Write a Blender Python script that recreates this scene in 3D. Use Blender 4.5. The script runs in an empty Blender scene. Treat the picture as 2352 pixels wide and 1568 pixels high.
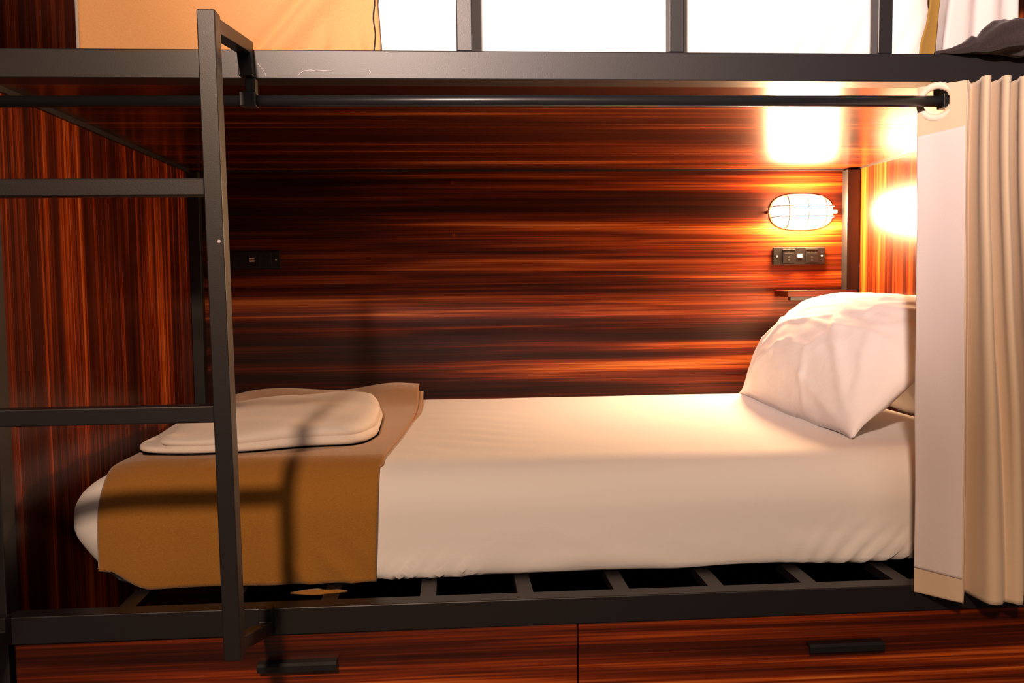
import bpy, bmesh, math, random
from mathutils import Vector, Matrix, noise
random.seed(7)
scn = bpy.context.scene
COL = scn.collection

# ------------------------------------------------------------------ camera
W, D, HC = 2.0, 1.178, 0.879          # inner length, depth and height of the lower berth
CP = (0.7538, -1.489, 0.5402); YAW, PITCH, ROLL, FPX = 0.0684, 0.0639, -0.0116, 2034.46
cd = bpy.data.cameras.new('camera'); cam = bpy.data.objects.new('camera', cd); COL.objects.link(cam)
sy, cy = math.sin(YAW), math.cos(YAW)
f0 = Vector((sy, cy, 0)); r0 = Vector((cy, -sy, 0)); u0 = Vector((0, 0, 1))
f1 = f0*math.cos(PITCH) - u0*math.sin(PITCH); u1 = u0*math.cos(PITCH) + f0*math.sin(PITCH)
r2 = r0*math.cos(ROLL) + u1*math.sin(ROLL); u2 = -r0*math.sin(ROLL) + u1*math.cos(ROLL)
m3 = Matrix((r2, u2, -f1)).transposed()
cam.matrix_world = Matrix.Translation(CP) @ m3.to_4x4()
cd.sensor_width = 36.0; cd.lens = FPX/2352*36.0; cd.clip_start = 0.05
scn.camera = cam

# ------------------------------------------------------------------ world, room lamps and fill, exposure
wd = bpy.data.worlds.new('world'); scn.world = wd; wd.use_nodes = True
wd.node_tree.nodes['Background'].inputs[0].default_value = (0.35, 0.42, 1.0, 1)
wd.node_tree.nodes['Background'].inputs[1].default_value = 0.012
def add_light(name, kind, loc, col, power, size, target=None, angle=None, blend=0.2):
    ld = bpy.data.lights.new(name, kind); o = bpy.data.objects.new(name, ld); COL.objects.link(o)
    o.location = loc; ld.color = col; ld.energy = power
    if kind == 'AREA': ld.size = size
    else: ld.shadow_soft_size = size
    if target is not None: o.rotation_euler = (Vector(target)-Vector(loc)).to_track_quat('-Z', 'Y').to_euler()
    if kind == 'SPOT': ld.spot_size = math.radians(angle); ld.spot_blend = blend
    return o
KEY = (0.31, -2.6, 1.75)
add_light('room_ceiling_lamp', 'POINT', KEY, (1.0, 0.66, 0.44), 265, 0.09)
add_light('room_fill', 'AREA', (1.3, -3.2, 1.9), (1.0, 0.74, 0.56), 13, 1.4, (0.9, 0, 0.2))  # broad unseen fill, added to lighten the shadows
add_light('room_track_spot', 'SPOT', (0.31, -2.6, 1.78), (1.0, 0.80, 0.74), 520, 0.05, (1.20, 0, 1.45), 46, 0.8)
scn.view_settings.view_transform = 'Standard'; scn.view_settings.look = 'None'
scn.view_settings.gamma = 1.0; scn.view_settings.use_curve_mapping = False
scn.view_settings.exposure = 0.0
LAMP_STRENGTH = 800.0
try: scn.cycles.use_denoising = True
except Exception: pass

# ------------------------------------------------------------------ materials
def new_mat(name):
    m = bpy.data.materials.new(name); m.use_nodes = True
    return m, m.node_tree.nodes, m.node_tree.links, m.node_tree.nodes['Principled BSDF']
def plain(name, col, rough=0.5, metal=0.0, bump=0.0, bscale=300, spec=0.5):
    m, n, l, b = new_mat(name)
    b.inputs['Base Color'].default_value = (*col, 1); b.inputs['Roughness'].default_value = rough
    b.inputs['Metallic'].default_value = metal; b.inputs['Specular IOR Level'].default_value = spec
    if bump:
        tc = n.new('ShaderNodeTexCoord'); nz = n.new('ShaderNodeTexNoise'); bp = n.new('ShaderNodeBump')
        nz.inputs['Scale'].default_value = bscale; nz.inputs['Detail'].default_value = 3
        bp.inputs['Strength'].default_value = bump; bp.inputs['Distance'].default_value = 0.002
        l.new(tc.outputs['Object'], nz.inputs['Vector']); l.new(nz.outputs['Fac'], bp.inputs['Height'])
        l.new(bp.outputs['Normal'], b.inputs['Normal'])
    return m
def wood(name, scale, rough=0.2, seed=0.0, grainax=0, gain=1.0, spec=0.5):
    """streaky dark rosewood laminate; grain runs along axis grainax"""
    m, n, l, b = new_mat(name)
    tc = n.new('ShaderNodeTexCoord')
    def stretched(sc, along):
        mp = n.new('ShaderNodeMapping'); l.new(tc.outputs['Object'], mp.inputs['Vector'])
        v = [sc, sc, sc]; v[grainax] = along
        mp.inputs['Scale'].default_value = v; mp.inputs['Location'].default_value = (seed, seed*1.7, seed*2.3)
        return mp
    warp = n.new('ShaderNodeTexNoise'); mw = stretched(3.0, 1.2); l.new(mw.outputs[0], warp.inputs['Vector'])
    warp.inputs['Scale'].default_value = 1.0; warp.inputs['Detail'].default_value = 1
    def layer(sc, along, det, dist):
        mp = stretched(sc, along); ad = n.new('ShaderNodeVectorMath'); ad.operation = 'MULTIPLY_ADD'
        l.new(warp.outputs['Color'], ad.inputs[0]); ad.inputs[1].default_value = (dist, dist, dist); l.new(mp.outputs[0], ad.inputs[2])
        t = n.new('ShaderNodeTexNoise'); t.inputs['Scale'].default_value = 1.0; t.inputs['Detail'].default_value = det
        l.new(ad.outputs[0], t.inputs['Vector']); return t
    a = layer(11*scale, 0.55, 2, 0.35); c = layer(44*scale, 0.8, 4, 0.7); d = layer(260*scale, 2.2, 2, 1.2)
    def mul(x, k):
        q = n.new('ShaderNodeMath'); q.operation = 'MULTIPLY'; l.new(x, q.inputs[0]); q.inputs[1].default_value = k; return q.outputs[0]
    def add(x, y):
        q = n.new('ShaderNodeMath'); q.operation = 'ADD'; l.new(x, q.inputs[0]); l.new(y, q.inputs[1]); return q.outputs[0]
    s = add(add(mul(a.outputs['Fac'], 0.42), mul(c.outputs['Fac'], 0.40)), mul(d.outputs['Fac'], 0.22))
    cr = n.new('ShaderNodeValToRGB'); l.new(s, cr.inputs['Fac'])
    e = cr.color_ramp.elements
    e[0].position = 0.41; e[0].color = (0.011, 0.0014, 0.0005, 1)
    e[1].position = 0.70; e[1].color = (0.62, 0.21, 0.045, 1)
    for p, cc in ((0.50, (0.032, 0.0045, 0.0012, 1)), (0.565, (0.105, 0.015, 0.0028, 1)), (0.625, (0.27, 0.055, 0.008, 1))):
        x = cr.color_ramp.elements.new(p); x.color = cc
    for x in cr.color_ramp.elements:
        c_ = x.color; x.color = (min(0.75, c_[0]*gain), c_[1]*gain*0.92, c_[2]*gain*0.8, 1)
    l.new(cr.outputs['Color'], b.inputs['Base Color'])
    b.inputs['Roughness'].default_value = rough; b.inputs['Specular IOR Level'].default_value = spec
    bp = n.new('ShaderNodeBump'); bp.inputs['Strength'].default_value = 0.25; bp.inputs['Distance'].default_value = 0.0006
    l.new(d.outputs['Fac'], bp.inputs['Height']); l.new(bp.outputs['Normal'], b.inputs['Normal'])
    return m
def fabric(name, col, rough=0.9, weave=900, bump=0.25, mottle=0.0, sheen=0.2, soft=0.0):
    m, n, l, b = new_mat(name)
    b.inputs['Base Color'].default_value = (*col, 1); b.inputs['Roughness'].default_value = rough
    b.inputs['Specular IOR Level'].default_value = 0.15; b.inputs['Sheen Weight'].default_value = sheen
    tc = n.new('ShaderNodeTexCoord')
    nz = n.new('ShaderNodeTexNoise'); nz.inputs['Scale'].default_value = weave; nz.inputs['Detail'].default_value = 3
    l.new(tc.outputs['Object'], nz.inputs['Vector'])
    bp = n.new('ShaderNodeBump'); bp.inputs['Strength'].default_value = bump; bp.inputs['Distance'].default_value = 0.001
    l.new(nz.outputs['Fac'], bp.inputs['Height'])
    last = bp
    if soft:
        n2 = n.new('ShaderNodeTexNoise'); n2.inputs['Scale'].default_value = 14; n2.inputs['Detail'].default_value = 4
        n2.inputs['Distortion'].default_value = 1.2
        l.new(tc.outputs['Object'], n2.inputs['Vector'])
        b2 = n.new('ShaderNodeBump'); b2.inputs['Strength'].default_value = soft; b2.inputs['Distance'].default_value = 0.01
        l.new(n2.outputs['Fac'], b2.inputs['Height']); l.new(bp.outputs['Normal'], b2.inputs['Normal']); last = b2
    l.new(last.outputs['Normal'], b.inputs['Normal'])
    if mottle:
        n3 = n.new('ShaderNodeTexNoise'); n3.inputs['Scale'].default_value = 420; n3.inputs['Detail'].default_value = 2
        l.new(tc.outputs['Object'], n3.inputs['Vector'])
        mx = n.new('ShaderNodeMixRGB'); mx.inputs['Color1'].default_value = (*[c*(1-mottle) for c in col], 1)
        mx.inputs['Color2'].default_value = (*[min(1, c*(1+mottle)) for c in col], 1)
        l.new(n3.outputs['Fac'], mx.inputs['Fac']); l.new(mx.outputs[0], b.inputs['Base Color'])
    return m
def glow(name, col, strength):
    m = bpy.data.materials.new(name); m.use_nodes = True; n = m.node_tree.nodes; n.clear()
    e = n.new('ShaderNodeEmission'); o = n.new('ShaderNodeOutputMaterial')
    e.inputs[0].default_value = (*col, 1); e.inputs[1].default_value = strength
    m.node_tree.links.new(e.outputs[0], o.inputs[0]); return m
M = dict(
    wood_h=wood('rosewood_grain_lengthwise', 1.0, 0.36, 3.1, 0, 1.05, 0.22),
    wood_top=wood('rosewood_polished_underside', 0.9, 0.24, 8.4, 0),
    wood_v=wood('rosewood_grain_upright', 1.0, 0.26, 5.2, 2, 1.8, 0.4),
    wood_d=wood('rosewood_drawer_front', 1.0, 0.30, 11.3, 0, 1.9, 0.4),
    metal=plain('black_powder_coated_steel', (0.0095, 0.0078, 0.0100), 0.42, 0.0, 0.06, 700),
    metal_dark=plain('black_painted_steel', (0.005, 0.005, 0.006), 0.45, 0.0, 0.1, 500),
    rod=plain('satin_black_tube', (0.012, 0.012, 0.014), 0.28),
    plastic=plain('black_plastic', (0.004, 0.0037, 0.004), 0.35),
    slot=plain('dark_slot', (0.002, 0.002, 0.002), 0.6),
    pale=plain('pale_plastic', (0.75, 0.62, 0.5), 0.4),
    ring=plain('brown_grey_lamp_housing', (0.40, 0.26, 0.17), 0.5, 0.0),
    wire=plain('lamp_cage_wire', (0.10, 0.07, 0.05), 0.5),
    sheet=fabric('white_cotton_sheet', (0.80, 0.78, 0.78), 0.9, 1100, 0.2, 0, 0.1, 0.12),
    pillow=fabric('white_cotton_pillowcase', (0.80, 0.76, 0.77), 0.9, 1100, 0.2, 0, 0.1, 0.22),
    towel=fabric('off_white_cotton', (0.78, 0.71, 0.66), 0.95, 700, 0.5, 0.05, 0.2, 0.15),
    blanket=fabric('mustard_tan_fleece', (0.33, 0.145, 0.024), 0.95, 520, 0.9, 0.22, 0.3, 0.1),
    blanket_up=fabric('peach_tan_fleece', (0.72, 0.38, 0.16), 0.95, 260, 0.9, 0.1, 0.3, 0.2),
    curtain=fabric('beige_blackout_curtain', (0.60, 0.46, 0.33), 0.85, 1300, 0.25, 0.04, 0.2, 0.08),
    lining=fabric('pale_curtain_lining', (0.64, 0.56, 0.56), 0.85, 1300, 0.25, 0.03, 0.2, 0.08),
    khaki=fabric('shaded_curtain_khaki', (0.30, 0.17, 0.035), 0.9, 900, 0.3, 0.1, 0.2, 0.1),  # curtain in shade: the shade is put into this colour
    eyelet=plain('beige_plastic_ring', (0.72, 0.60, 0.50), 0.35),
    dark_cloth=fabric('dark_brown_cloth', (0.030, 0.020, 0.022), 0.9, 300, 0.8, 0.4, 0.3, 0.5),
    chip=plain('bare_metal_scratch', (0.75, 0.68, 0.75), 0.4),
    floor=plain('grey_floor', (0.10, 0.09, 0.09), 0.6),
    plaster=plain('dark_plaster', (0.05, 0.05, 0.055), 0.9),
    lampglass=glow('lit_opal_glass', (1.0, 0.60, 0.30), LAMP_STRENGTH),
)

# ------------------------------------------------------------------ helpers
def link(name, bm, mat, parent=None, smooth=False, bevel=0.0, subsurf=0):
    me = bpy.data.meshes.new(name); bmesh.ops.recalc_face_normals(bm, faces=bm.faces); bm.to_mesh(me); bm.free()
    o = bpy.data.objects.new(name, me); COL.objects.link(o)
    mats = mat if isinstance(mat, (list, tuple)) else [mat]
    for x in mats: me.materials.append(x)
    if smooth:
        for p in me.polygons: p.use_smooth = True
    if bevel:
        md = o.modifiers.new('bevel', 'BEVEL'); md.width = bevel; md.segments = 2; md.limit_method = 'ANGLE'
    if subsurf:
        md = o.modifiers.new('subsurf', 'SUBSURF'); md.levels = subsurf; md.render_levels = subsurf
    if parent is not None: o.parent = parent
    return o
def empty(name, label, cat, loc=(0, 0, 0), group=None):
    o = bpy.data.objects.new(name, None); COL.objects.link(o); o.location = loc
    o['label'] = label; o['category'] = cat
    if group: o['group'] = group
    bpy.context.view_layer.update()
    return o
def tag(o, label, cat, group=None):
    o['label'] = label; o['category'] = cat
    if group: o['group'] = group
    return o
def box(bm, x0, x1, y0, y1, z0, z1):
    vs = [bm.verts.new((x, y, z)) for z in (z0, z1) for y in (y0, y1) for x in (x0, x1)]
    for f in ((0, 1, 3, 2), (4, 6, 7, 5), (0, 4, 5, 1), (2, 3, 7, 6), (0, 2, 6, 4), (1, 5, 7, 3)):
        bm.faces.new([vs[i] for i in f])
    return vs
def boxo(name, x0, x1, y0, y1, z0, z1, mat, parent=None, bevel=0.0):
    bm = bmesh.new(); box(bm, x0, x1, y0, y1, z0, z1); return link(name, bm, mat, parent, bevel=bevel)
def structure(o): o['kind'] = 'structure'; return o
def tube_path(bm, pts, w, h=None, n=4, up=Vector((1, 0, 0)), close=False):
    """sweep a rectangle (n=4, w across 'up', h the other way) or round tube (n>4, radius w) along pts"""
    pts = [Vector(p) for p in pts]; rings = []
    for i, p in enumerate(pts):
        if close: t = (pts[(i+1) % len(pts)]-pts[i-1]).normalized()
        else:
            a = (pts[i]-pts[i-1]).normalized() if i > 0 else None
            b = (pts[i+1]-pts[i]).normalized() if i < len(pts)-1 else None
            t = (a+b).normalized() if a and b else (a or b)
        k = 1.0
        if not close and a and b and n == 4: k = 1.0/max(0.5, t.dot(a))
        u = (up-t*up.dot(t)).normalized(); v = t.cross(u)
        if n == 4:
            ring = [p+u*sx*w/2+v*sz*(h or w)/2*k for sx, sz in ((-1, -1), (1, -1), (1, 1), (-1, 1))]
        else:
            ring = [p+(u*math.cos(2*math.pi*j/n)+v*math.sin(2*math.pi*j/n))*w for j in range(n)]
        rings.append([bm.verts.new(q) for q in ring])
    m = len(rings)
    for i in range(m if close else m-1):
        r, s = rings[i], rings[(i+1) % m]
        for j in range(n): bm.faces.new((r[j], r[(j+1) % n], s[(j+1) % n], s[j]))
    if not close:
        bm.faces.new(rings[0][::-1]); bm.faces.new(rings[-1])
def grid(bm, nu, nv, fn, closeu=False):
    vs = [[bm.verts.new(fn(i/(nu if closeu else nu-1) if nu > 1 else 0, j/(nv-1))) for j in range(nv)] for i in range(nu)]
    for i in range(nu if closeu else nu-1):
        for j in range(nv-1):
            a, b = vs[i], vs[(i+1) % nu]
            bm.faces.new((a[j], b[j], b[j+1], a[j+1]))
    return vs
def solidify(o, t, off=-1.0):
    md = o.modifiers.new('solidify', 'SOLIDIFY'); md.thickness = t; md.offset = off; return o
def nz(x, y, z=0.0): return noise.noise(Vector((x, y, z)))
def smooth01(a, b, x):
    t = max(0.0, min(1.0, (x-a)/(b-a))); return t*t*(3-2*t)
def rounded(p, lo, hi, r):
    """push a point of a box surface on to a box rounded by radii r (per axis)"""
    q = [0, 0, 0]; d = [0, 0, 0]
    for k in range(3):
        a, b = lo[k]+r[k], hi[k]-r[k]
        q[k] = max(a, min(b, p[k])); d[k] = (p[k]-q[k])/r[k]
    L = math.sqrt(sum(x*x for x in d))
    if L < 1e-9: return Vector(p), Vector((0, 0, 0))
    nrm = Vector([x/L for x in d])
    return Vector([q[k]+nrm[k]*r[k] for k in range(3)]), nrm
def soft_block(name, lo, hi, r, res, mat, parent=None, disp=None):
    bm = bmesh.new()
    n = [max(2, int((hi[k]-lo[k])/res)) for k in range(3)]
    cache = {}
    def vert(i, j, k):
        key = (i, j, k)
        if key in cache: return cache[key]
        p = [lo[0]+(hi[0]-lo[0])*i/n[0], lo[1]+(hi[1]-lo[1])*j/n[1], lo[2]+(hi[2]-lo[2])*k/n[2]]
        q, nr = rounded(p, lo, hi, r)
        if disp: q = disp(q, nr)
        cache[key] = bm.verts.new(q); return cache[key]
    def face(a, b, c, d):
        bm.faces.new((vert(*a), vert(*b), vert(*c), vert(*d)))
    for i in range(n[0]):
        for j in range(n[1]):
            for k in (0, n[2]): face((i, j, k), (i+1, j, k), (i+1, j+1, k), (i, j+1, k))
    for i in range(n[0]):
        for k in range(n[2]):
            for j in (0, n[1]): face((i, j, k), (i+1, j, k), (i+1, j, k+1), (i, j, k+1))
    for j in range(n[1]):
        for k in range(n[2]):
            for i in (0, n[0]): face((i, j, k), (i, j+1, k), (i, j+1, k+1), (i, j, k+1))
    return link(name, bm, mat, parent, smooth=True)

# ------------------------------------------------------------------ the berth's panels
T = 0.018
structure(boxo('wall_back', -0.06, W+0.06, D, D+T, -0.45, 2.3, M['wood_h']))
structure(boxo('wall_left', -T-0.02, 0.0, 0.045, D, -0.45, 2.3, M['wood_v']))
structure(boxo('wall_right', W, W+T+0.02, 0.045, D, -0.45, 2.3, M['wood_v']))
structure(boxo('ceiling', 0.0, W, 0.05, D, HC+0.004, HC+0.02, M['wood_top']))
structure(boxo('trim_1', 0.0, 0.008, 0.05, D-0.03, HC-0.006, HC+0.004, M['metal_dark']))
structure(boxo('trim_2', W-0.003, W, 0.05, D-0.03, HC+0.000, HC+0.004, M['metal_dark']))
structure(boxo('trim_3', 0.03, W-0.03, D-0.006, D, HC-0.001, HC+0.004, M['metal']))
structure(boxo('floor', -1.6, 3.6, -4.0, D+T, -0.47, -0.45, M['floor']))
structure(boxo('wall_front', -1.6, 3.6, -4.1, -4.0, -0.45, 2.3, M['plaster']))
wb = bpy.data.objects['wall_back']
def disc(name, c, r, depth, mat, parent, axis='y', n=16):
    bm = bmesh.new(); c = Vector(c); dv = {'y': Vector((0, -depth, 0)), 'x': Vector((depth, 0, 0))}[axis]
    tube_path(bm, [c, c+dv*0.75, c+dv], r, n=n, up=Vector((0, 0, 1)))
    return link(name, bm, mat, parent, smooth=False)
for z in (0.845, 0.690):
    disc('screw_cap', (0.764, D, z), 0.005, 0.002, M['wood_v'], wb)

# ------------------------------------------------------------------ bunk frame
bunk = empty('bunk_bed', 'black steel bunk bed frame with two long front beams, posts and slats', 'bunk bed', (0, 0, -0.45))
def P(name, x0, x1, y0, y1, z0, z1, mat=M['metal'], parent=bunk, bev=0.0018):
    o = boxo(name, x0, x1, y0, y1, z0, z1, mat, None, bev); o.parent = parent
    o.matrix_parent_inverse = parent.matrix_world.inverted(); return o
def adopt(o, parent):
    o.parent = parent; o.matrix_parent_inverse = parent.matrix_world.inverted(); return o
bpy.context.view_layer.update()
ub = P('upper_beam', -0.05, W+0.1, 0.0, 0.05, HC, 0.926)
P('lower_beam', -0.05, W+0.1, 0.0, 0.035, -0.047, 0.0)
P('front_post', -0.05, 0.012, 0.001, 0.045, -0.45, HC-0.0005)
P('front_post', -0.05, 0.012, 0.001, 0.045, 0.9265, 1.6)
P('rear_post', 0.0, 0.032, D-0.032, D-0.0005, -0.45, HC-0.002, M['metal_dark'])
P('rear_post', W-0.042, W-0.0005, D-0.036, D-0.0005, -0.45, HC-0.002, M['metal_dark'])
P('rear_beam', 0.032, W-0.042, D-0.03, D-0.001, -0.047, -0.004)
P('centre_beam', 0.0, W, 0.58, 0.61, -0.052, -0.022)
for x in (0.770, 1.126, 1.487):
    P('rail_post', x, x+0.026, 0.003, 0.028, 0.9262, 1.20)
P('guard_rail', 0.70, W, 0.001, 0.030, 1.2005, 1.232)
for k in range(-3, 8):
    xc = 0.706+0.1715*k
    P('slat', xc-0.014, xc+0.014, 0.0355, D-0.032, -0.020, -0.003, bev=0.0)
# chips in the beam's paint
def chip(pts, r=0.0006):
    bm = bmesh.new(); tube_path(bm, [(x, -0.0004, z) for x, z in pts], r, n=6, up=Vector((0, 1, 0)))
    adopt(link('paint_scratch', bm, M['chip'], None), ub)
def px2(px, py, y=0.0):
    """pixel -> (x, z) on the plane y: used only to read sizes off the photograph"""
    d = r2*((px-1176)/FPX) - u2*((py-784)/FPX) + f1
    t = (y-CP[1])/d.y; return (CP[0]+d.x*t, CP[2]+d.z*t)
chip([px2(*p) for p in ((684, 175), (690, 168), (698, 163), (712, 161), (726, 163), (744, 162), (762, 163))])
chip([px2(*p) for p in ((848, 162), (851, 166), (849, 171))], 0.0009)
chip([px2(*p) for p in ((592, 146), (604, 160), (612, 175))], 0.0004)
chip([px2(*p) for p in ((885, 121), (900, 119.5), (915, 120))], 0.0004)

# ------------------------------------------------------------------ drawers
def drawer(x0, x1, hx0, hx1, hz, label):
    e = empty('storage_drawer', label, 'drawer', ((x0+x1)/2, 0.02, -0.44), 'drawers under the lower bunk')
    adopt(boxo('front_panel', x0, x1, 0.006, 0.024, -0.44, -0.049, M['wood_d'], None, 0.001), e)
    adopt(boxo('drawer_box', x0+0.03, x1-0.03, 0.0245, 0.62, -0.43, -0.16, M['wood_h'], None), e)
    bm = bmesh.new()                                  # lip pull: a folded black strip
    prof = [(0.0058, hz+0.008), (-0.010, hz+0.008), (-0.014, hz+0.004), (-0.014, hz-0.006), (-0.011, hz-0.006), (-0.011, hz+0.003), (-0.009, hz+0.005), (0.0058, hz+0.005)]
    ends = [[bm.verts.new((x, y, z)) for y, z in prof] for x in (hx0, hx1)]
    for i in range(len(prof)):
        j = (i+1) % len(prof); bm.faces.new((ends[0][i], ends[0][j], ends[1][j], ends[1][i]))
    bm.faces.new(ends[0]); bm.faces.new(ends[1][::-1])
    adopt(link('handle', bm, M['metal_dark'], None), e)
    return e
drawer(0.020, 0.9635, 0.419, 0.551, -0.100, 'streaky dark red wooden drawer with black pull, below the ladder end')
drawer(0.9665, 1.985, 1.372, 1.508, -0.104, 'streaky dark red wooden drawer with black pull, below the curtain end')

# ------------------------------------------------------------------ ladder
LY = -0.225; LZ0, LZ1 = 0.012, 0.917
lad = empty('ladder', 'black steel ladder hooked to the front of the bunk, light dot on its post', 'ladder', (0.3, LY, 0))
def ladder_post(xc, tilt):
    bm = bmesh.new()
    tube_path(bm, [(xc+tilt, LY, LZ0), (xc, LY, LZ1)], 0.0245, 0.030, 4)
    adopt(link('post', bm, M['metal'], None, bevel=0.0015), lad)
    for nm, pts in (('hook', [(xc, LY+0.0155, LZ1-0.014), (xc+0.001, -0.012, 0.926), (xc+0.003, -0.012, 0.8795)]),
                    ('bracket', [(xc+tilt, LY+0.0155, LZ0+0.014), (xc+tilt, -0.010, -0.030), (xc+tilt, -0.010, 0.006)])):
        bm = bmesh.new(); tube_path(bm, pts, 0.022, 0.020, 4)
        adopt(link(nm, bm, M['metal'], None, bevel=0.001), lad)
ladder_post(0.4290, 0.008); ladder_post(0.0, 0.008)
for z in (0.679, 0.365):
    bm = bmesh.new(); tube_path(bm, [(0.014+0.008*(LZ1-z)/(LZ1-LZ0), LY, z), (0.4175+0.008*(LZ1-z)/(LZ1-LZ0), LY, z)], 0.024, 0.026, 4, up=Vector((0, 0, 1)))
    adopt(link('rung', bm, M['metal'], None, bevel=0.002), lad)
bm = bmesh.new(); bmesh.ops.create_uvsphere(bm, u_segments=10, v_segments=6, radius=0.0028)
rv = link('rivet', bm, M['chip'], None, smooth=True); rv.location = (0.4375, LY-0.0152, 0.604)
rv['label'] = 'small pale rivet'; bpy.context.view_layer.update(); adopt(rv, lad)

# ------------------------------------------------------------------ curtain rod
RZ, RY = 0.841, -0.020
rod = empty('curtain_rod', 'long black curtain rod under the upper beam', 'curtain rod', (0.9, RY, RZ))
bm = bmesh.new(); tube_path(bm, [(-0.03, RY, RZ-0.004), (0.9, RY, RZ), (1.93, RY, RZ+0.001)], 0.0092, n=20, up=Vector((0, 0, 1)))
adopt(link('tube', bm, M['rod'], None, smooth=True), rod)
for x in (0.436, 1.599):
    bm = bmesh.new(); box(bm, x-0.013, x+0.013, RY-0.0115, RY+0.0115, RZ-0.0115, RZ+0.0115); box(bm, x-0.008, x+0.008, RY+0.010, 0.012, RZ+0.008, HC-0.0005)
    adopt(link('bracket', bm, M['metal_dark'], None, bevel=0.001), rod)

# ------------------------------------------------------------------ wall lamp
LC = Vector((1.829, D, 0.752))
lamp = empty('wall_lamp', 'lit oval bulkhead wall lamp with a wire cage, above the socket', 'wall lamp', LC)
def oval(a, b, n=56, pw=2.6):
    out = []
    for i in range(n):
        t = 2*math.pi*i/n; c, s = math.cos(t), math.sin(t)
        out.append((a*math.copysign(abs(c)**(2/pw), c), b*math.copysign(abs(s)**(2/pw), s)))
    return out
def loft(bm, rings, cap0=True, cap1=True):
    vr = [[bm.verts.new(p) for p in r] for r in rings]; n = len(vr[0])
    for r, s in zip(vr, vr[1:]):
        for j in range(n): bm.faces.new((r[j], r[(j+1) % n], s[(j+1) % n], s[j]))
    if cap0: bm.faces.new(vr[0][::-1])
    if cap1: bm.faces.new(vr[-1])
bm = bmesh.new()
loft(bm, [[(LC.x+x, D-d, LC.z+z) for x, z in oval(a, b)] for a, b, d in ((0.101, 0.056, 0.0005), (0.100, 0.055, 0.004), (0.096, 0.051, 0.007), (0.090, 0.046, 0.008), (0.088, 0.044, 0.006))], True, True)
adopt(link('housing', bm, M['ring'], None, smooth=False), lamp)
bm = bmesh.new()
rings = []
for k in range(10):
    t = k/9*math.pi/2*0.985; s = math.cos(t); d = 0.0065+0.050*math.sin(t)
    rings.append([(LC.x+x*(s**0.6), D-d, LC.z+z*(s**0.6)) for x, z in oval(0.087, 0.042)])
loft(bm, rings, False, True)
adopt(link('glass_cover', bm, M['lampglass'], None, smooth=True), lamp)
def cage(fn, a0, a1, n=20):
    bm = bmesh.new(); tube_path(bm, [fn(a0+(a1-a0)*i/n) for i in range(n+1)], 0.0021, n=8, up=Vector((0.3, 0.2, 1)))
    adopt(link('cage_wire', bm, M['wire'], None, smooth=True), lamp)
for dz in (-0.016, 0.016):
    cage(lambda t, dz=dz: (LC.x+0.094*math.copysign(abs(math.cos(t))**0.75, math.cos(t)), D-0.008-0.055*math.sin(t)**0.7 if 0 < t < math.pi else D-0.008, LC.z+dz), 0.0, math.pi, 28)
for dx in (-0.052, 0.0, 0.052):
    cage(lambda t, dx=dx: (LC.x+dx*(1.0+0.12*math.sin(t)), D-0.008-(0.055 if dx == 0 else 0.049)*max(0.0, math.sin(t))**0.7, LC.z+0.047*math.cos(t)), 0.0, math.pi, 24)
for sx in (-1, 1):
    adopt(boxo('lug', LC.x+sx*0.1015-0.006, LC.x+sx*0.1015+0.006, D-0.018, D-0.0005, LC.z-0.005, LC.z+0.005, M['ring'], None, 0.001), lamp)

# ------------------------------------------------------------------ sockets
def socket(xc, zc, label):
    e = empty('power_socket', label, 'power socket', (xc, D, zc), 'black double power sockets')
    w, h = 0.082, 0.0265
    adopt(boxo('face_plate', xc-w, xc+w, D-0.008, D-0.0005, zc-h, zc+h, M['plastic'], None, 0.002), e)
    for dx in (-0.034, 0.038):
        mod = adopt(boxo('outlet', xc+dx-0.0195, xc+dx+0.0195, D-0.012, D-0.0085, zc-0.0205, zc+0.0215, M['plastic'], None, 0.0012), e)
        bm = bmesh.new()
        y0, y1 = D-0.0125, D-0.0122
        for hx, hz, a, b in ((-0.009, 0.009, 0.006, 0.0016), (0.009, 0.009, 0.006, 0.0016), (0, 0.010, 0.002, 0.004), (0, -0.003, 0.0032, 0.0028), (0, -0.012, 0.0028, 0.0035)):
            box(bm, xc+dx+hx-a, xc+dx+hx+a, y0, y1, zc+hz-b, zc+hz+b)
        adopt(link('pin_hole', bm, M['slot'], None), mod)
        bm = bmesh.new(); box(bm, xc+dx-0.0185, xc+dx+0.0185, D-0.0135, D-0.0121, zc+0.0185, zc+0.0205)
        adopt(link('top_edge', bm, M['plastic'], None), mod)
    for dz in (-0.0035, 0.0035):
        o = adopt(boxo('usb_port', xc-0.006, xc+0.0085, D-0.0105, D-0.0085, zc+dz-0.0027, zc+dz+0.0027, M['pale'], None, 0.0008), e)
        o['label'] = 'pale usb port'
    for sx in (-1, 1):
        o = disc('screw', (xc+sx*0.0705, D-0.008, zc), 0.0026, 0.0012, M['pale'], None); o['label'] = 'bright screw head'; adopt(o, e)
socket(1.822, 0.6180, 'black double power socket with pale usb ports, under the lit lamp')
socket(0.172, 0.6220, 'black double power socket in the dark, on the wall beside the ladder post')

# ------------------------------------------------------------------ corner shelf
sh = empty('corner_shelf', 'small dark wooden shelf above the pillow on the back wall', 'shelf', (1.86, 1.12, 0.5))
adopt(boxo('board', 1.748, 1.957, 1.068, D-0.0005, 0.495, 0.5135, M['wood_h'], None, 0.001), sh)
adopt(boxo('support_bar', 1.762, 1.955, 1.085, 1.105, 0.484, 0.4945, M['metal_dark'], None, 0.001), sh)

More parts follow.
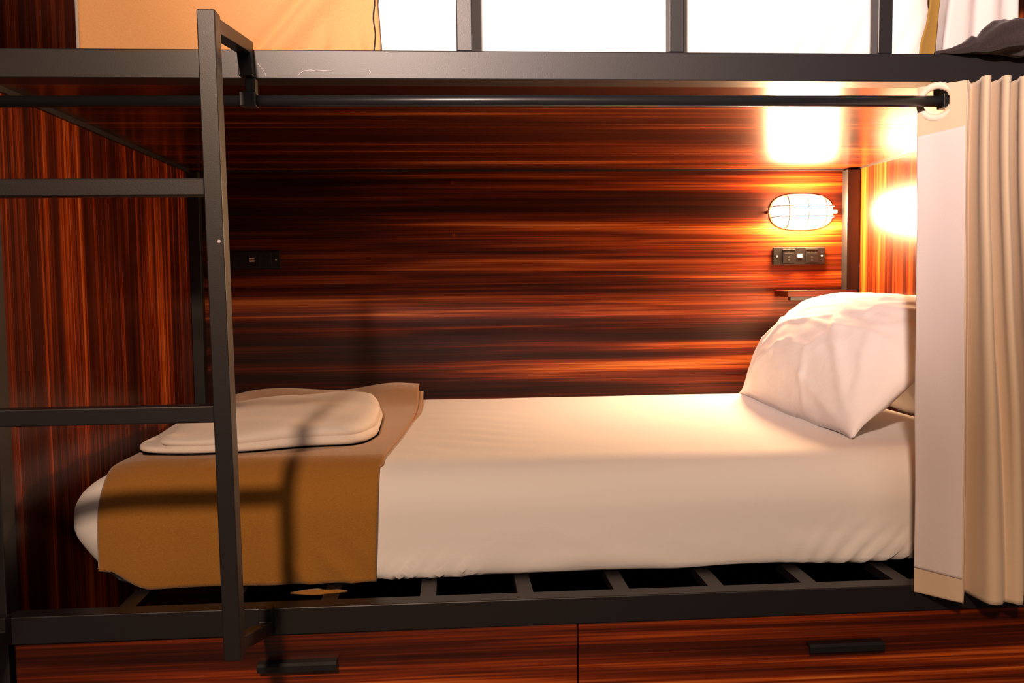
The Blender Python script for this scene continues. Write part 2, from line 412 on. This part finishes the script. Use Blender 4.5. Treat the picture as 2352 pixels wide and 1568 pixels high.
# ------------------------------------------------------------------ lower mattress
MZ = 0.212
def gather(p, nr, x0, slope, x_span, amp, freq, z0=0.0, zt=0.09):
    """pulled folds that fan out from the lower edge"""
    a = smooth01(x0-x_span, x0, p.x)*(1-smooth01(x0+x_span*1.1, x0+x_span*1.6, p.x))
    b = 1-smooth01(z0+0.01, zt, p.z)
    u = (p.x-x0)+slope*(p.z-z0)*(1 if slope > 0 else smooth01(x0-0.3, x0, p.x)+0.4)
    w = math.sin(u*freq+2.5*nz(p.x*6, p.z*9, 1.0))
    return amp*a*b*(1-abs(w))*2
def mattress_disp(p, nr):
    p = p.copy(); p.x += 0.062*smooth01(0.25, 0.05, p.x)*smooth01(0.10, -0.01, p.z)
    d = 0.0
    front = max(0.0, -nr.y); top = max(0.0, nr.z)
    # gentle crown and bulge of the side
    p = p.copy()
    if front > 0.2:
        d += gather(p, nr, 1.62, -0.75, 0.30, 0.0065, 95, zt=0.10)*front
        d += gather(p, nr, 0.66, 1.4, 0.10, 0.0065, 120, zt=0.06)*front
        d += 0.0018*front*(1-smooth01(0.0, 0.08, p.z))*nz(p.x*14, p.z*30, 3)
        d += 0.0015*front*nz(p.x*3+p.z*6, p.z*14, 9)
        d += 0.0030*front*(1-smooth01(0.02, 0.11, p.z))*max(0.0, 1-abs(4*nz(p.x*2.2-p.z*3, p.z*16+p.x*3, 21)))
    if top > 0.4:
        # long pulls next to the blanket
        k = math.exp(-((p.x-0.80)/0.14)**2)
        d += 0.0035*k*abs(math.sin(((p.y-0.4)+0.45*(p.x-0.7))*34+1.5*nz(p.x*5, p.y*5)))*smooth01(0.16, 0.3, p.y)*(1-smooth01(0.7, 0.95, p.y))
        d += 0.002*nz(p.x*4, p.y*7, 2)
    # scalloped lower edge between the slats
    sag = 0.5+0.5*math.cos((p.x-0.706)/0.3430*2*math.pi+1.3)
    q = p+nr*d
    lz = -0.0022+(0.001+0.007*sag)*smooth01(0.7, 1.6, p.x)*(1-smooth01(0.13, 0.20, p.y))
    if q.z < lz+0.006:
        t = (lz+0.006-q.z); q.z = max(lz, q.z+t*0.6); q.y += min(0.012, t*0.4)
    if q.z < lz: q.z = lz
    return q
matt = empty('mattress', 'white sheeted single mattress on the lower bunk', 'mattress', (1.0, 0.6, 0))
adopt(soft_block('sheet', (0.042, 0.125, -0.060), (1.985, 1.140, MZ), (0.16, 0.085, 0.095), 0.0105, M['sheet'], None, mattress_disp), matt)

# ------------------------------------------------------------------ blanket over the foot of the lower mattress
def lower_profile(x, lift=0.0, front_z=-0.012, back=1.10):
    """cross-section (y, z) around the mattress at x, offset outward by lift"""
    y0, z1 = 0.125, MZ
    # the mattress end is rounded in plan and elevation
    e = max(0.0, (0.042+0.16-x)/0.16); e = min(e, 0.999); k = math.sqrt(1-e*e)
    z1 = (MZ-0.095)+0.095*k; y0 = 0.21-0.085*k
    pts = []
    pts.append((y0+0.002-lift, front_z)); pts.append((y0-lift, 0.03)); pts.append((y0-lift, 0.07)); pts.append((y0-lift, z1-0.10))
    for i in range(1, 9):
        a = math.pi/2*i/9
        pts.append((y0+0.085-(0.085+lift)*math.cos(a), z1-0.095+(0.095+lift)*math.sin(a)))
    pts.append((y0+0.10, z1+lift)); pts.append((0.5, z1+lift)); pts.append((back-0.12, z1+lift))
    pts.append((back-0.05, z1+lift+0.004)); pts.append((back, z1+lift+0.004))
    return pts
def resample(pts, n):
    L = [0.0]
    for a, b in zip(pts, pts[1:]): L.append(L[-1]+math.dist(a, b))
    out = []; k = 0
    for i in range(n):
        s = L[-1]*i/(n-1)
        while k < len(L)-2 and L[k+1] < s: k += 1
        t = (s-L[k])/max(1e-9, L[k+1]-L[k])
        out.append((pts[k][0]+(pts[k+1][0]-pts[k][0])*t, pts[k][1]+(pts[k+1][1]-pts[k][1])*t))
    return out
def blanket_mesh(xl, xr_fn, lift, fz, back, crest, nu=90, nv=170):
    bm = bmesh.new()
    def fn(u, v):
        y = None
        x_mid = xl+(0.62-xl)*u
        prof = resample_cache(round(x_mid, 4), lift, fz(x_mid), back)
        y, z = prof[min(nv-1, int(round(v*(nv-1))))]
        xr = xr_fn(y, z); x = xl+(xr-xl)*u
        top = smooth01(0.16, 0.23, y)
        z += top*0.0025*nz(x*6, y*5, 4)
        # raised, crumpled rear part
        c = smooth01(0.83, 1.02, y)
        z += c*(crest*(0.75+0.35*nz(x*5, 1.3, 0)+0.25*smooth01(0.45, 0.62, x)))
        z += c*0.006*math.sin(x*19+y*14)
        side = 1-smooth01(0.02, 0.12, z)
        y -= (1-top)*side*0.006*(0.5+0.5*math.sin(x*26+1.0+z*30))*smooth01(0.35, 0.62, x)
        y += (1-top)*0.004*nz(x*7, z*6, 8)
        y -= (1-top)*0.006*max(0.0, 1-abs(math.sin((x-0.55+0.9*(z-0.02))*42)))*smooth01(0.40, 0.48, x)*smooth01(0.615, 0.58, x)*smooth01(0.09, 0.03, z)
        return Vector((x, y, z))
    grid(bm, nu, nv, fn)
    return bm
_rc = {}
def resample_cache(x, lift, fz, back, n=170):
    k = (x, lift, round(fz, 4), back)
    if k not in _rc: _rc[k] = resample(lower_profile(x, lift, fz, back), n)
    return _rc[k]
def xr_top(y, z):
    # right edge: straight down the front, drifting right towards the wall on top
    if y < 0.16: return 0.616-0.006*smooth01(0.2, 0.0, z)
    t = (y-0.16)/0.9
    return 0.622+0.018*math.sin(t*3.0)+0.035*t
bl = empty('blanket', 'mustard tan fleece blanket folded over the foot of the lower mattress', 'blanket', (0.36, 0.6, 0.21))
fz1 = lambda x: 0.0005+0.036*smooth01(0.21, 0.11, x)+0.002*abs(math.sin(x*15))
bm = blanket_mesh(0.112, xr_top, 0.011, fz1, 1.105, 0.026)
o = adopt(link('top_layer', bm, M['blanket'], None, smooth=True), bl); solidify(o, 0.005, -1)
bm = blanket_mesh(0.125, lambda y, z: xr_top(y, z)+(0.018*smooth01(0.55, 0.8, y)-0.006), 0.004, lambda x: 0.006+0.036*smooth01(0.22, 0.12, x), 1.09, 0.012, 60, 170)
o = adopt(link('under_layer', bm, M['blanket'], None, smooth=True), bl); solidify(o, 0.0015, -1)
# the tucked corner that sags below the mattress just behind the ladder
bm = bmesh.new()
grid(bm, 40, 6, lambda u, v: Vector((0.462+0.10*u, 0.072-0.013*math.sin(math.pi*u)+0.011*v*(math.sin(math.pi*u)+0.1)*(1-0.6*math.sin(math.pi*min(1, max(0, (u-0.5)*3)))), 0.001+0.006*v*math.sin(math.pi*u))))
o = adopt(link('loose_corner', bm, M['blanket'], None, smooth=True), bl); solidify(o, 0.003)

# ------------------------------------------------------------------ folded towel
tw = empty('folded_towel', 'folded off-white towel lying on the mustard blanket of the lower bunk', 'towel', (0.37, 0.5, 0.225))
outline = [(0.150, 0.262), (0.225, 0.222), (0.345, 0.226), (0.46, 0.268), (0.555, 0.285), (0.588, 0.36), (0.590, 0.46), (0.578, 0.67), (0.535, 0.84), (0.44, 0.865), (0.30, 0.868), (0.195, 0.862), (0.135, 0.80), (0.135, 0.56), (0.142, 0.40)]
def closed_spline(pts, n):
    m = len(pts); out = []
    for i in range(n):
        s = i/n*m; k = int(s); t = s-k
        p0, p1, p2, p3 = (Vector(pts[(k+q) % m]) for q in (-1, 0, 1, 2))
        out.append(0.5*((2*p1)+(-p0+p2)*t+(2*p0-5*p1+4*p2-p3)*t*t+(-p0+3*p1-3*p2+p3)*t**3))
    return out
def pad(name, outl, z0, hfun, mat, parent, n=140, m=16, inset=0.03, wr=0.002, ev=0.5):
    """soft folded cloth: outline with rounded rim"""
    sp = closed_spline(outl, n); c = sum(sp, Vector((0, 0)))/n
    bm = bmesh.new(); rings = []
    prof = [(0.99, 0.0)]
    K = 8
    for i in range(K+1):
        a = -math.pi/2+math.pi*i/K
        prof.append((math.cos(a), 0.5+0.5*math.sin(a)))
    for i in range(1, m): prof.append((-i/m, 1.0))
    for off, hh in prof:
        ring = []
        for p in sp:
            dv = (p-c); L = dv.length; dirv = dv/L
            if off >= 0: q = p-dirv*inset*(1-off); 
            else: q = c+(p-dirv*inset-c)*(1+off)
            h = hfun(q.x, q.y)
            ring.append(bm.verts.new((q.x, q.y, z0+hh*h+wr*nz(q.x*9, q.y*9, hh*2)*hh)))
        rings.append(ring)
    for r, s in zip(rings, rings[1:]):
        for j in range(n): bm.faces.new((r[j], r[(j+1) % n], s[(j+1) % n], s[j]))
    bm.faces.new(rings[0][::-1]); bm.faces.new(rings[-1])
    return adopt(link(name, bm, mat, None, smooth=True), parent)
tz = MZ+0.013
pad('lower_fold', [(x+0.004 if x > 0.3 else x-0.004, y) for x, y in outline], tz, lambda x, y: 0.014+0.006*smooth01(0.2, 0.5, x), M['towel'], tw, inset=0.010)
def top_h(x, y):
    w = 0.0
    s = smooth01(0.30, 0.16, x)
    w += 0.005*s*math.sin((y-0.25)*38+(x-0.15)*30)
    return 0.019+w+0.013*smooth01(0.2, 0.5, x)
pad('upper_fold', [((x-0.37)*0.985+0.372+(0.028 if x < 0.2 else 0), y*0.99+0.006) for x, y in outline], tz+0.010, top_h, M['towel'], tw, inset=0.030, wr=0.006)

# ------------------------------------------------------------------ pillows
def pillow(name, label, centre, L, Wd, Th, rot, seed, grp=None):
    e = empty(name, label, 'pillow', centre, grp)
    bm = bmesh.new()
    N1, N2 = 90, 70
    def side(sg):
        def fn(u, v):
            a, b = u*2-1, v*2-1
            # pinched edges, pulled-out corners
            ea = 1-0.055*(1-b*b)**1.0*abs(a)**3; eb = 1-0.075*(1-a*a)*abs(b)**3
            m2 = abs(a*b)
            x = a*L/2*(0.955+0.03*(1-b*b)*abs(a)**3+0.045*m2**9+0.004*nz(b*2.5, a*1.5, seed+2)*abs(a)**6)
            y = b*Wd/2*(0.93+0.07*(1-a*a)*abs(b)**3+0.07*m2**12+0.030*nz(a*3.5, b*1.5, seed+6)*abs(b)**6)
            prof = (max(0.0, 1-abs(a)**2.4)*max(0.0, 1-abs(b)**2.1))**0.62
            z = sg*Th/2*prof*(1.0 if sg > 0 else 0.55)
            rim = smooth01(0.3, 0.95, max(abs(a), abs(b)))*(1-smooth01(0.97, 1.0, max(abs(a), abs(b))))
            ang = math.atan2(b, a)
            z += rim*0.0035*math.sin(ang*17+seed+5*nz(a*2, b*2, seed))*smooth01(-0.1, 0.3, nz(ang*0.9, seed))
            wr = nz(a*2.2+seed, b*3.0, 2)
            z += prof*(0.012*nz(a*1.3+seed, b*1.3, 5)+0.0035*max(0.0, 1-abs(3*wr))**2+0.0035*max(0.0, 1-abs(3.5*nz(a*1.1-b*2.2+seed, a*3+b*0.8, 9)))**2)
            if sg > 0:
                for (a0, b0, a1, b1, wd, am) in ((1, -1, 0.25, 0.5, 0.05, 0.007), (1, -1, 0.65, 0.55, 0.04, 0.006), (1, -1, -0.1, -0.45, 0.045, 0.006), (-1, -1, -0.2, 0.25, 0.05, 0.008), (-1, -1, 0.1, -0.35, 0.045, 0.007), (0.9, 0.4, 0.2, 0.1, 0.06, -0.005), (-0.9, 0.3, -0.1, 0.7, 0.05, 0.006), (0.45, -0.95, 0.3, -0.2, 0.04, 0.005)):
                    dx, dy = a1-a0, b1-b0; L2 = dx*dx+dy*dy
                    t = ((a-a0)*dx+(b-b0)*dy)/L2; tt = max(0.0, min(1.0, t))
                    dd = math.hypot(a-a0-dx*tt, b-b0-dy*tt)+0.03*nz(a*3, b*3, seed)
                    z += am*math.exp(-(dd/wd)**2)*math.sin(math.pi*min(1.0, tt+0.12))*min(1.0, prof*4)
            return Vector((x, y, z))
        return fn
    v1 = grid(bm, N1, N2, side(1)); v2 = grid(bm, N1, N2, side(-1))
    bmesh.ops.remove_doubles(bm, verts=bm.verts, dist=0.0008)
    o = link('pillowcase', bm, M['pillow'], None, smooth=True)
    o.parent = e
    e.rotation_euler = rot
    return e
# local x = long side, local y = short side, z = thickness
def pillow_frame(e, c, xdir, ydir):
    xd = Vector(xdir).normalized(); yd = Vector(ydir); yd = (yd-xd*yd.dot(xd)).normalized(); zd = xd.cross(yd)
    m = Matrix((xd, yd, zd)).transposed().to_4x4(); m.translation = Vector(c); e.matrix_world = m
p1 = pillow('pillow', 'plump white pillow in front, leaning against the head end', (1.76, 0.68, 0.4), 0.80, 0.395, 0.27, (0, 0, 0), 1.0)
pillow_frame(p1, (1.725, 0.668, 0.350), (-0.03, -1, 0.0), (0.70, 0.0, 0.71))
p2 = pillow('pillow', 'white pillow behind, mostly hidden by the front pillow and curtain', (1.88, 0.66, 0.36), 0.74, 0.30, 0.075, (0, 0, 0), 4.0)
pillow_frame(p2, (1.93, 0.66, 0.352), (0.0, -1, 0.0), (0.06, 0.0, 1))

# ------------------------------------------------------------------ lower curtain
def poly_at(pts, s):
    L = [0.0]
    for a, b in zip(pts, pts[1:]): L.append(L[-1]+math.dist(a, b))
    t = s*L[-1]
    for k in range(len(pts)-1):
        if t <= L[k+1] or k == len(pts)-2:
            q = (t-L[k])/(L[k+1]-L[k]); return (pts[k][0]+(pts[k+1][0]-pts[k][0])*q, pts[k][1]+(pts[k+1][1]-pts[k][1])*q)
def idx_at(pts, u):
    t = u*(len(pts)-1); k = min(len(pts)-2, int(t)); q = t-k
    return (pts[k][0]+(pts[k+1][0]-pts[k][0])*q, pts[k][1]+(pts[k+1][1]-pts[k][1])*q)
def smooth_open(pts, per=8):
    out = []
    m = len(pts)
    for k in range(m-1):
        p0, p1, p2, p3 = Vector(pts[max(0, k-1)]), Vector(pts[k]), Vector(pts[k+1]), Vector(pts[min(m-1, k+2)])
        for i in range(per):
            t = i/per
            out.append(tuple(0.5*((2*p1)+(-p0+p2)*t+(2*p0-5*p1+4*p2-p3)*t*t+(-p0+3*p1-3*p2+p3)*t**3)))
    out.append(tuple(pts[-1])); return out
cur = empty('curtain', 'beige eyelet curtain gathered at the head end of the lower bunk', 'curtain', (1.7, -0.05, 0.4))
lead_top = [(1.5575, 0.000), (1.575, -0.016), (1.595, -0.037), (1.611, -0.056)]
lead_bot = [(1.566, 0.000), (1.582, -0.018), (1.604, -0.042), (1.620, -0.060)]
folds_top = [(1.6118, -0.0558), (1.622, -0.042), (1.632, -0.030), (1.6335, -0.036), (1.63, -0.058), (1.6215, -0.08), (1.6235, -0.09), (1.633, -0.084), (1.644, -0.056), (1.660, -0.030), (1.6605, -0.037), (1.662, -0.062), (1.654, -0.084), (1.658, -0.093), (1.668, -0.082), (1.678, -0.056), (1.694, -0.030), (1.6945, -0.038), (1.695, -0.06), (1.687, -0.08), (1.691, -0.088), (1.702, -0.078), (1.718, -0.055), (1.734, -0.035), (1.735, -0.042), (1.728, -0.06), (1.72, -0.08), (1.725, -0.088), (1.74, -0.07), (1.76, -0.036), (1.775, -0.05), (1.79, -0.08), (1.81, -0.055), (1.84, -0.036), (1.87, -0.045)]
folds_bot = [(1.6205, -0.0595), (1.638, -0.032), (1.655, -0.006), (1.658, -0.012), (1.66, -0.04), (1.663, -0.06), (1.67, -0.068), (1.678, -0.069), (1.686, -0.066), (1.694, -0.058), (1.699, -0.056), (1.704, -0.062), (1.709, -0.068), (1.715, -0.071), (1.722, -0.068), (1.732, -0.045), (1.744, -0.01), (1.747, -0.012), (1.748, -0.04), (1.75, -0.058), (1.757, -0.066), (1.766, -0.062), (1.776, -0.04), (1.786, -0.008), (1.79, -0.012), (1.792, -0.04), (1.795, -0.06), (1.803, -0.066), (1.813, -0.05), (1.826, -0.01), (1.835, -0.02), (1.842, -0.055), (1.856, -0.04), (1.875, -0.012), (1.9, -0.02)]
CZ0, CZ1 = -0.012, 0.869
def curtain_sheet(name, top, bot, nu, nv, z0, z1, mat, parent, wob=0.0015, seed=0.0, topcut=None, off=0.0):
    bm = bmesh.new(); T_, B_ = smooth_open(top), smooth_open(bot)
    def fn(u, v):
        z = z0+(z1-z0)*v; s = smooth01(0.0, 1.0, (z-CZ0)/(CZ1-CZ0))
        a, b = idx_at(T_, u), idx_at(B_, u)
        x = b[0]+(a[0]-b[0])*s; y = b[1]+(a[1]-b[1])*s
        y += wob*nz(u*2.2+seed, z*5, seed)*2; x += wob*nz(u*2, z*4+3, seed)
        return Vector((x, y-off, z))
    vs = grid(bm, nu, nv, fn)
    return bm, vs
EC = (1.5795, RY, RZ)
# leading panel, with the round hole for the ring cut out
bm, vs = curtain_sheet('p', lead_top, lead_bot, 40, 300, CZ0, CZ1, None, None)
dead = [f for f in bm.faces if (f.calc_center_median()-Vector(EC)).length < 0.0215]
bmesh.ops.delete(bm, geom=dead, context='FACES')
o = link('leading_panel', bm, M['curtain'], None, smooth=True); solidify(o, 0.0016, 0.0); adopt(o, cur)
# pale lining strip that covers the panel between its top band and bottom hem
bm = bmesh.new(); Tt, Bb = smooth_open(lead_top), smooth_open(lead_bot)
def lin(u, v):
    uu = 0.0+0.975*u
    zt = 0.785+0.010*u; zb = 0.033-0.004*u; z = zb+(zt-zb)*v; s = smooth01(0, 1, (z-CZ0)/(CZ1-CZ0))
    a, b = idx_at(Tt, uu), idx_at(Bb, uu)
    y = b[1]+(a[1]-b[1])*s+0.003*nz(uu*2.2, z*5, 0); x = b[0]+(a[0]-b[0])*s+0.0015*nz(uu*2, z*4+3, 0)
    return Vector((x-0.0012, y-0.0016, z))
grid(bm, 24, 160, lin); o = link('pale_lining', bm, M['lining'], None, smooth=True); solidify(o, 0.0006, 0.0)
o['label'] = 'paler lining strip'; adopt(o, cur)
bm, vs = curtain_sheet('p', folds_top, folds_bot, 420, 120, CZ0-0.002, CZ1, None, None, 0.0016, 2.0)
o = link('gathered_folds', bm, M['curtain'], None, smooth=True); solidify(o, 0.0018, 0.0); adopt(o, cur)
# ring
bm = bmesh.new(); ax = Vector((0.72, -0.70, 0)).normalized(); nrm = Vector((-0.70, -0.72, 0)).normalized()
ringp = []
Nn = 48
for i in range(Nn):
    t = 2*math.pi*i/Nn; d = ax*math.cos(t)+Vector((0, 0, 1))*math.sin(t)
    ringp.append([Vector(EC)+d*(0.0270+0.0060*math.cos(q))+nrm*(0.0035*math.sin(q)) for q in [2*math.pi*k/12 for k in range(12)]])
vr = [[bm.verts.new(p) for p in r] for r in ringp]
for i in range(Nn):
    r, s = vr[i], vr[(i+1) % Nn]
    for j in range(12): bm.faces.new((r[j], r[(j+1) % 12], s[(j+1) % 12], s[j]))
o = link('eyelet', bm, M['eyelet'], None, smooth=True); o['label'] = 'glossy beige eyelet ring'; adopt(o, cur)

# ------------------------------------------------------------------ upper berth: mattress, blanket, curtain, dark cloth
UM0 = 0.9005
def up_disp(p, nr):
    front = max(0.0, -nr.y); q = p.copy(); d = 0.0
    if front > 0.2:
        # diagonal drag folds
        d += 0.0035*smooth01(1.20, 1.34, p.x)*(1-smooth01(1.62, 1.72, p.x))*(1-abs(math.sin(((p.x-1.3)-0.55*(p.z-0.95))*75+1.5*nz(p.x*4, p.z*4))))*2*smooth01(1.08, 0.93, p.z)
        d += 0.004*(1-smooth01(0.74, 0.80, p.x))*smooth01(0.60, 0.64, p.x)*(1-abs(math.sin(((p.z-0.93)+0.62*(p.x-0.63))*58)))**2*2
        d += 0.002*nz(p.x*7, p.z*9, 5)
    return q+nr*d*front
um = empty('mattress', 'brightly lit white sheeted mattress on the upper bunk', 'mattress', (1.0, 0.6, 0.9))
adopt(soft_block('sheet', (0.098, 0.120, UM0), (1.668, 1.120, 1.130), (0.07, 0.05, 0.06), 0.0115, M['sheet'], None, up_disp), um)
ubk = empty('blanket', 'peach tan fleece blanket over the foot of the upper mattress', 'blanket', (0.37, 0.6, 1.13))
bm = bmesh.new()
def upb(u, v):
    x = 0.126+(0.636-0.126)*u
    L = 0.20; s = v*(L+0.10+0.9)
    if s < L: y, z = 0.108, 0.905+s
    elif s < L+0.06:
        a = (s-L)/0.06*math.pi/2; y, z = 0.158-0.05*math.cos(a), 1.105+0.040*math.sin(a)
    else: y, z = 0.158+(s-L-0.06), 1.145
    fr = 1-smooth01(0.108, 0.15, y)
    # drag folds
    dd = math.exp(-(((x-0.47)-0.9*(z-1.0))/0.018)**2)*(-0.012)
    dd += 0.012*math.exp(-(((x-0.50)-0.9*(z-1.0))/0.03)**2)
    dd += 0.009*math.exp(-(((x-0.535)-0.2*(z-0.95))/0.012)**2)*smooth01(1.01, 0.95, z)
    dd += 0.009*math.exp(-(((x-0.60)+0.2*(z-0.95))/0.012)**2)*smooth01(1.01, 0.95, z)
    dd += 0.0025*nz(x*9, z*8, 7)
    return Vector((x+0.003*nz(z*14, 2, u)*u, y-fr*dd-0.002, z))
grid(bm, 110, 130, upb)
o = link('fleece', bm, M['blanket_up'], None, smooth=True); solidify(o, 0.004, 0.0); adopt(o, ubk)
bm = bmesh.new(); tube_path(bm, [(0.628+0.0015*math.sin(i*0.9), 0.1015-0.002*nz(0.62*9, (0.905+0.2*i/24)*8, 7), 0.906+0.2*i/24) for i in range(25)], 0.0012, n=6, up=Vector((1, 0, 0)))
o = link('hem_stitching', bm, M['dark_cloth'], None, smooth=True); o['label'] = 'dark stitched hem line'; adopt(o, ubk)

ucur = empty('curtain', 'pale curtain gathered at the head end of the upper bunk', 'curtain', (1.7, 0.0, 1.2))
ct = [(1.640, 0.070), (1.628, 0.020), (1.622, -0.006), (1.632, -0.012), (1.650, -0.012), (1.668, 0.002), (1.690, -0.014), (1.712, -0.004), (1.728, -0.016), (1.742, 0.02), (1.75, 0.05)]
cb = [(1.628, 0.070), (1.616, 0.030), (1.604, 0.004), (1.614, -0.002), (1.640, 0.0), (1.662, 0.010), (1.690, 0.0), (1.716, 0.010), (1.730, 0.0), (1.742, 0.02), (1.75, 0.05)]
bm = bmesh.new(); Ta, Ba = smooth_open(ct), smooth_open(cb)
def ucf(u, v):
    z = 0.929+0.42*v; s = smooth01(0, 0.5, v); a, b = poly_at(Ta, u), poly_at(Ba, u)
    return Vector((b[0]+(a[0]-b[0])*s+0.002*nz(u*5, z*20), b[1]+(a[1]-b[1])*s+0.003*nz(u*8, z*6), z))
grid(bm, 130, 60, ucf); o = link('cloth', bm, M['lining'], None, smooth=True); solidify(o, 0.0018, 0.0); adopt(o, ucur)

bm = bmesh.new()  # strip behind the curtain edge, its shade painted in as khaki
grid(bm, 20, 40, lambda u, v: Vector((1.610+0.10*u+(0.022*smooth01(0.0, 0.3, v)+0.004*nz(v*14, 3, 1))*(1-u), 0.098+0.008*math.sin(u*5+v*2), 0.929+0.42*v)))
o = link('shaded_strip', bm, M['khaki'], None, smooth=True); solidify(o, 0.0018, 0.0); o['label'] = 'curtain edge strip with its shade painted in khaki'; adopt(o, ucur)
dc = empty('cloth_bundle', 'dark brown crumpled cloth lying on the upper beam at the head end', 'cloth', (1.7, 0.0, 0.927))
bm = bmesh.new()
spine = [(1.590, 0.006, 0.9285, 0.003), (1.612, -0.002, 0.930, 0.005), (1.632, -0.008, 0.934, 0.009), (1.642, -0.010, 0.939, 0.013), (1.652, -0.012, 0.938, 0.011), (1.660, -0.014, 0.943, 0.018), (1.676, -0.018, 0.949, 0.026), (1.700, -0.020, 0.951, 0.029), (1.727, -0.018, 0.948, 0.029), (1.755, -0.012, 0.944, 0.021), (1.80, -0.008, 0.940, 0.012)]
rings = []
for i, (x, y, z, r) in enumerate(spine):
    for h in range(4 if i < len(spine)-1 else 1):
        t = h/4
        nx = spine[min(i+1, len(spine)-1)]
        c = Vector((x+(nx[0]-x)*t, y+(nx[1]-y)*t, z+(nx[2]-z)*t)); rr = r+(nx[3]-r)*t
        ring = []
        for k in range(40):
            a = 2*math.pi*k/40
            q = rr*(1+0.10*math.sin(a*5+c.x*60)+0.16*nz(math.cos(a)*1.6, math.sin(a)*1.6, c.x*22))
            ring.append(bm.verts.new((c.x, c.y+1.2*q*math.cos(a), max(0.9268, c.z+q*math.sin(a)) if c.y+1.2*q*math.cos(a) > -0.002 else c.z+q*math.sin(a))))
        rings.append(ring)
for r, s in zip(rings, rings[1:]):
    for j in range(40): bm.faces.new((r[j], r[(j+1) % 40], s[(j+1) % 40], s[j]))
bm.faces.new(rings[0][::-1]); bm.faces.new(rings[-1])
adopt(link('crumpled_cloth', bm, M['dark_cloth'], None, smooth=True), dc)
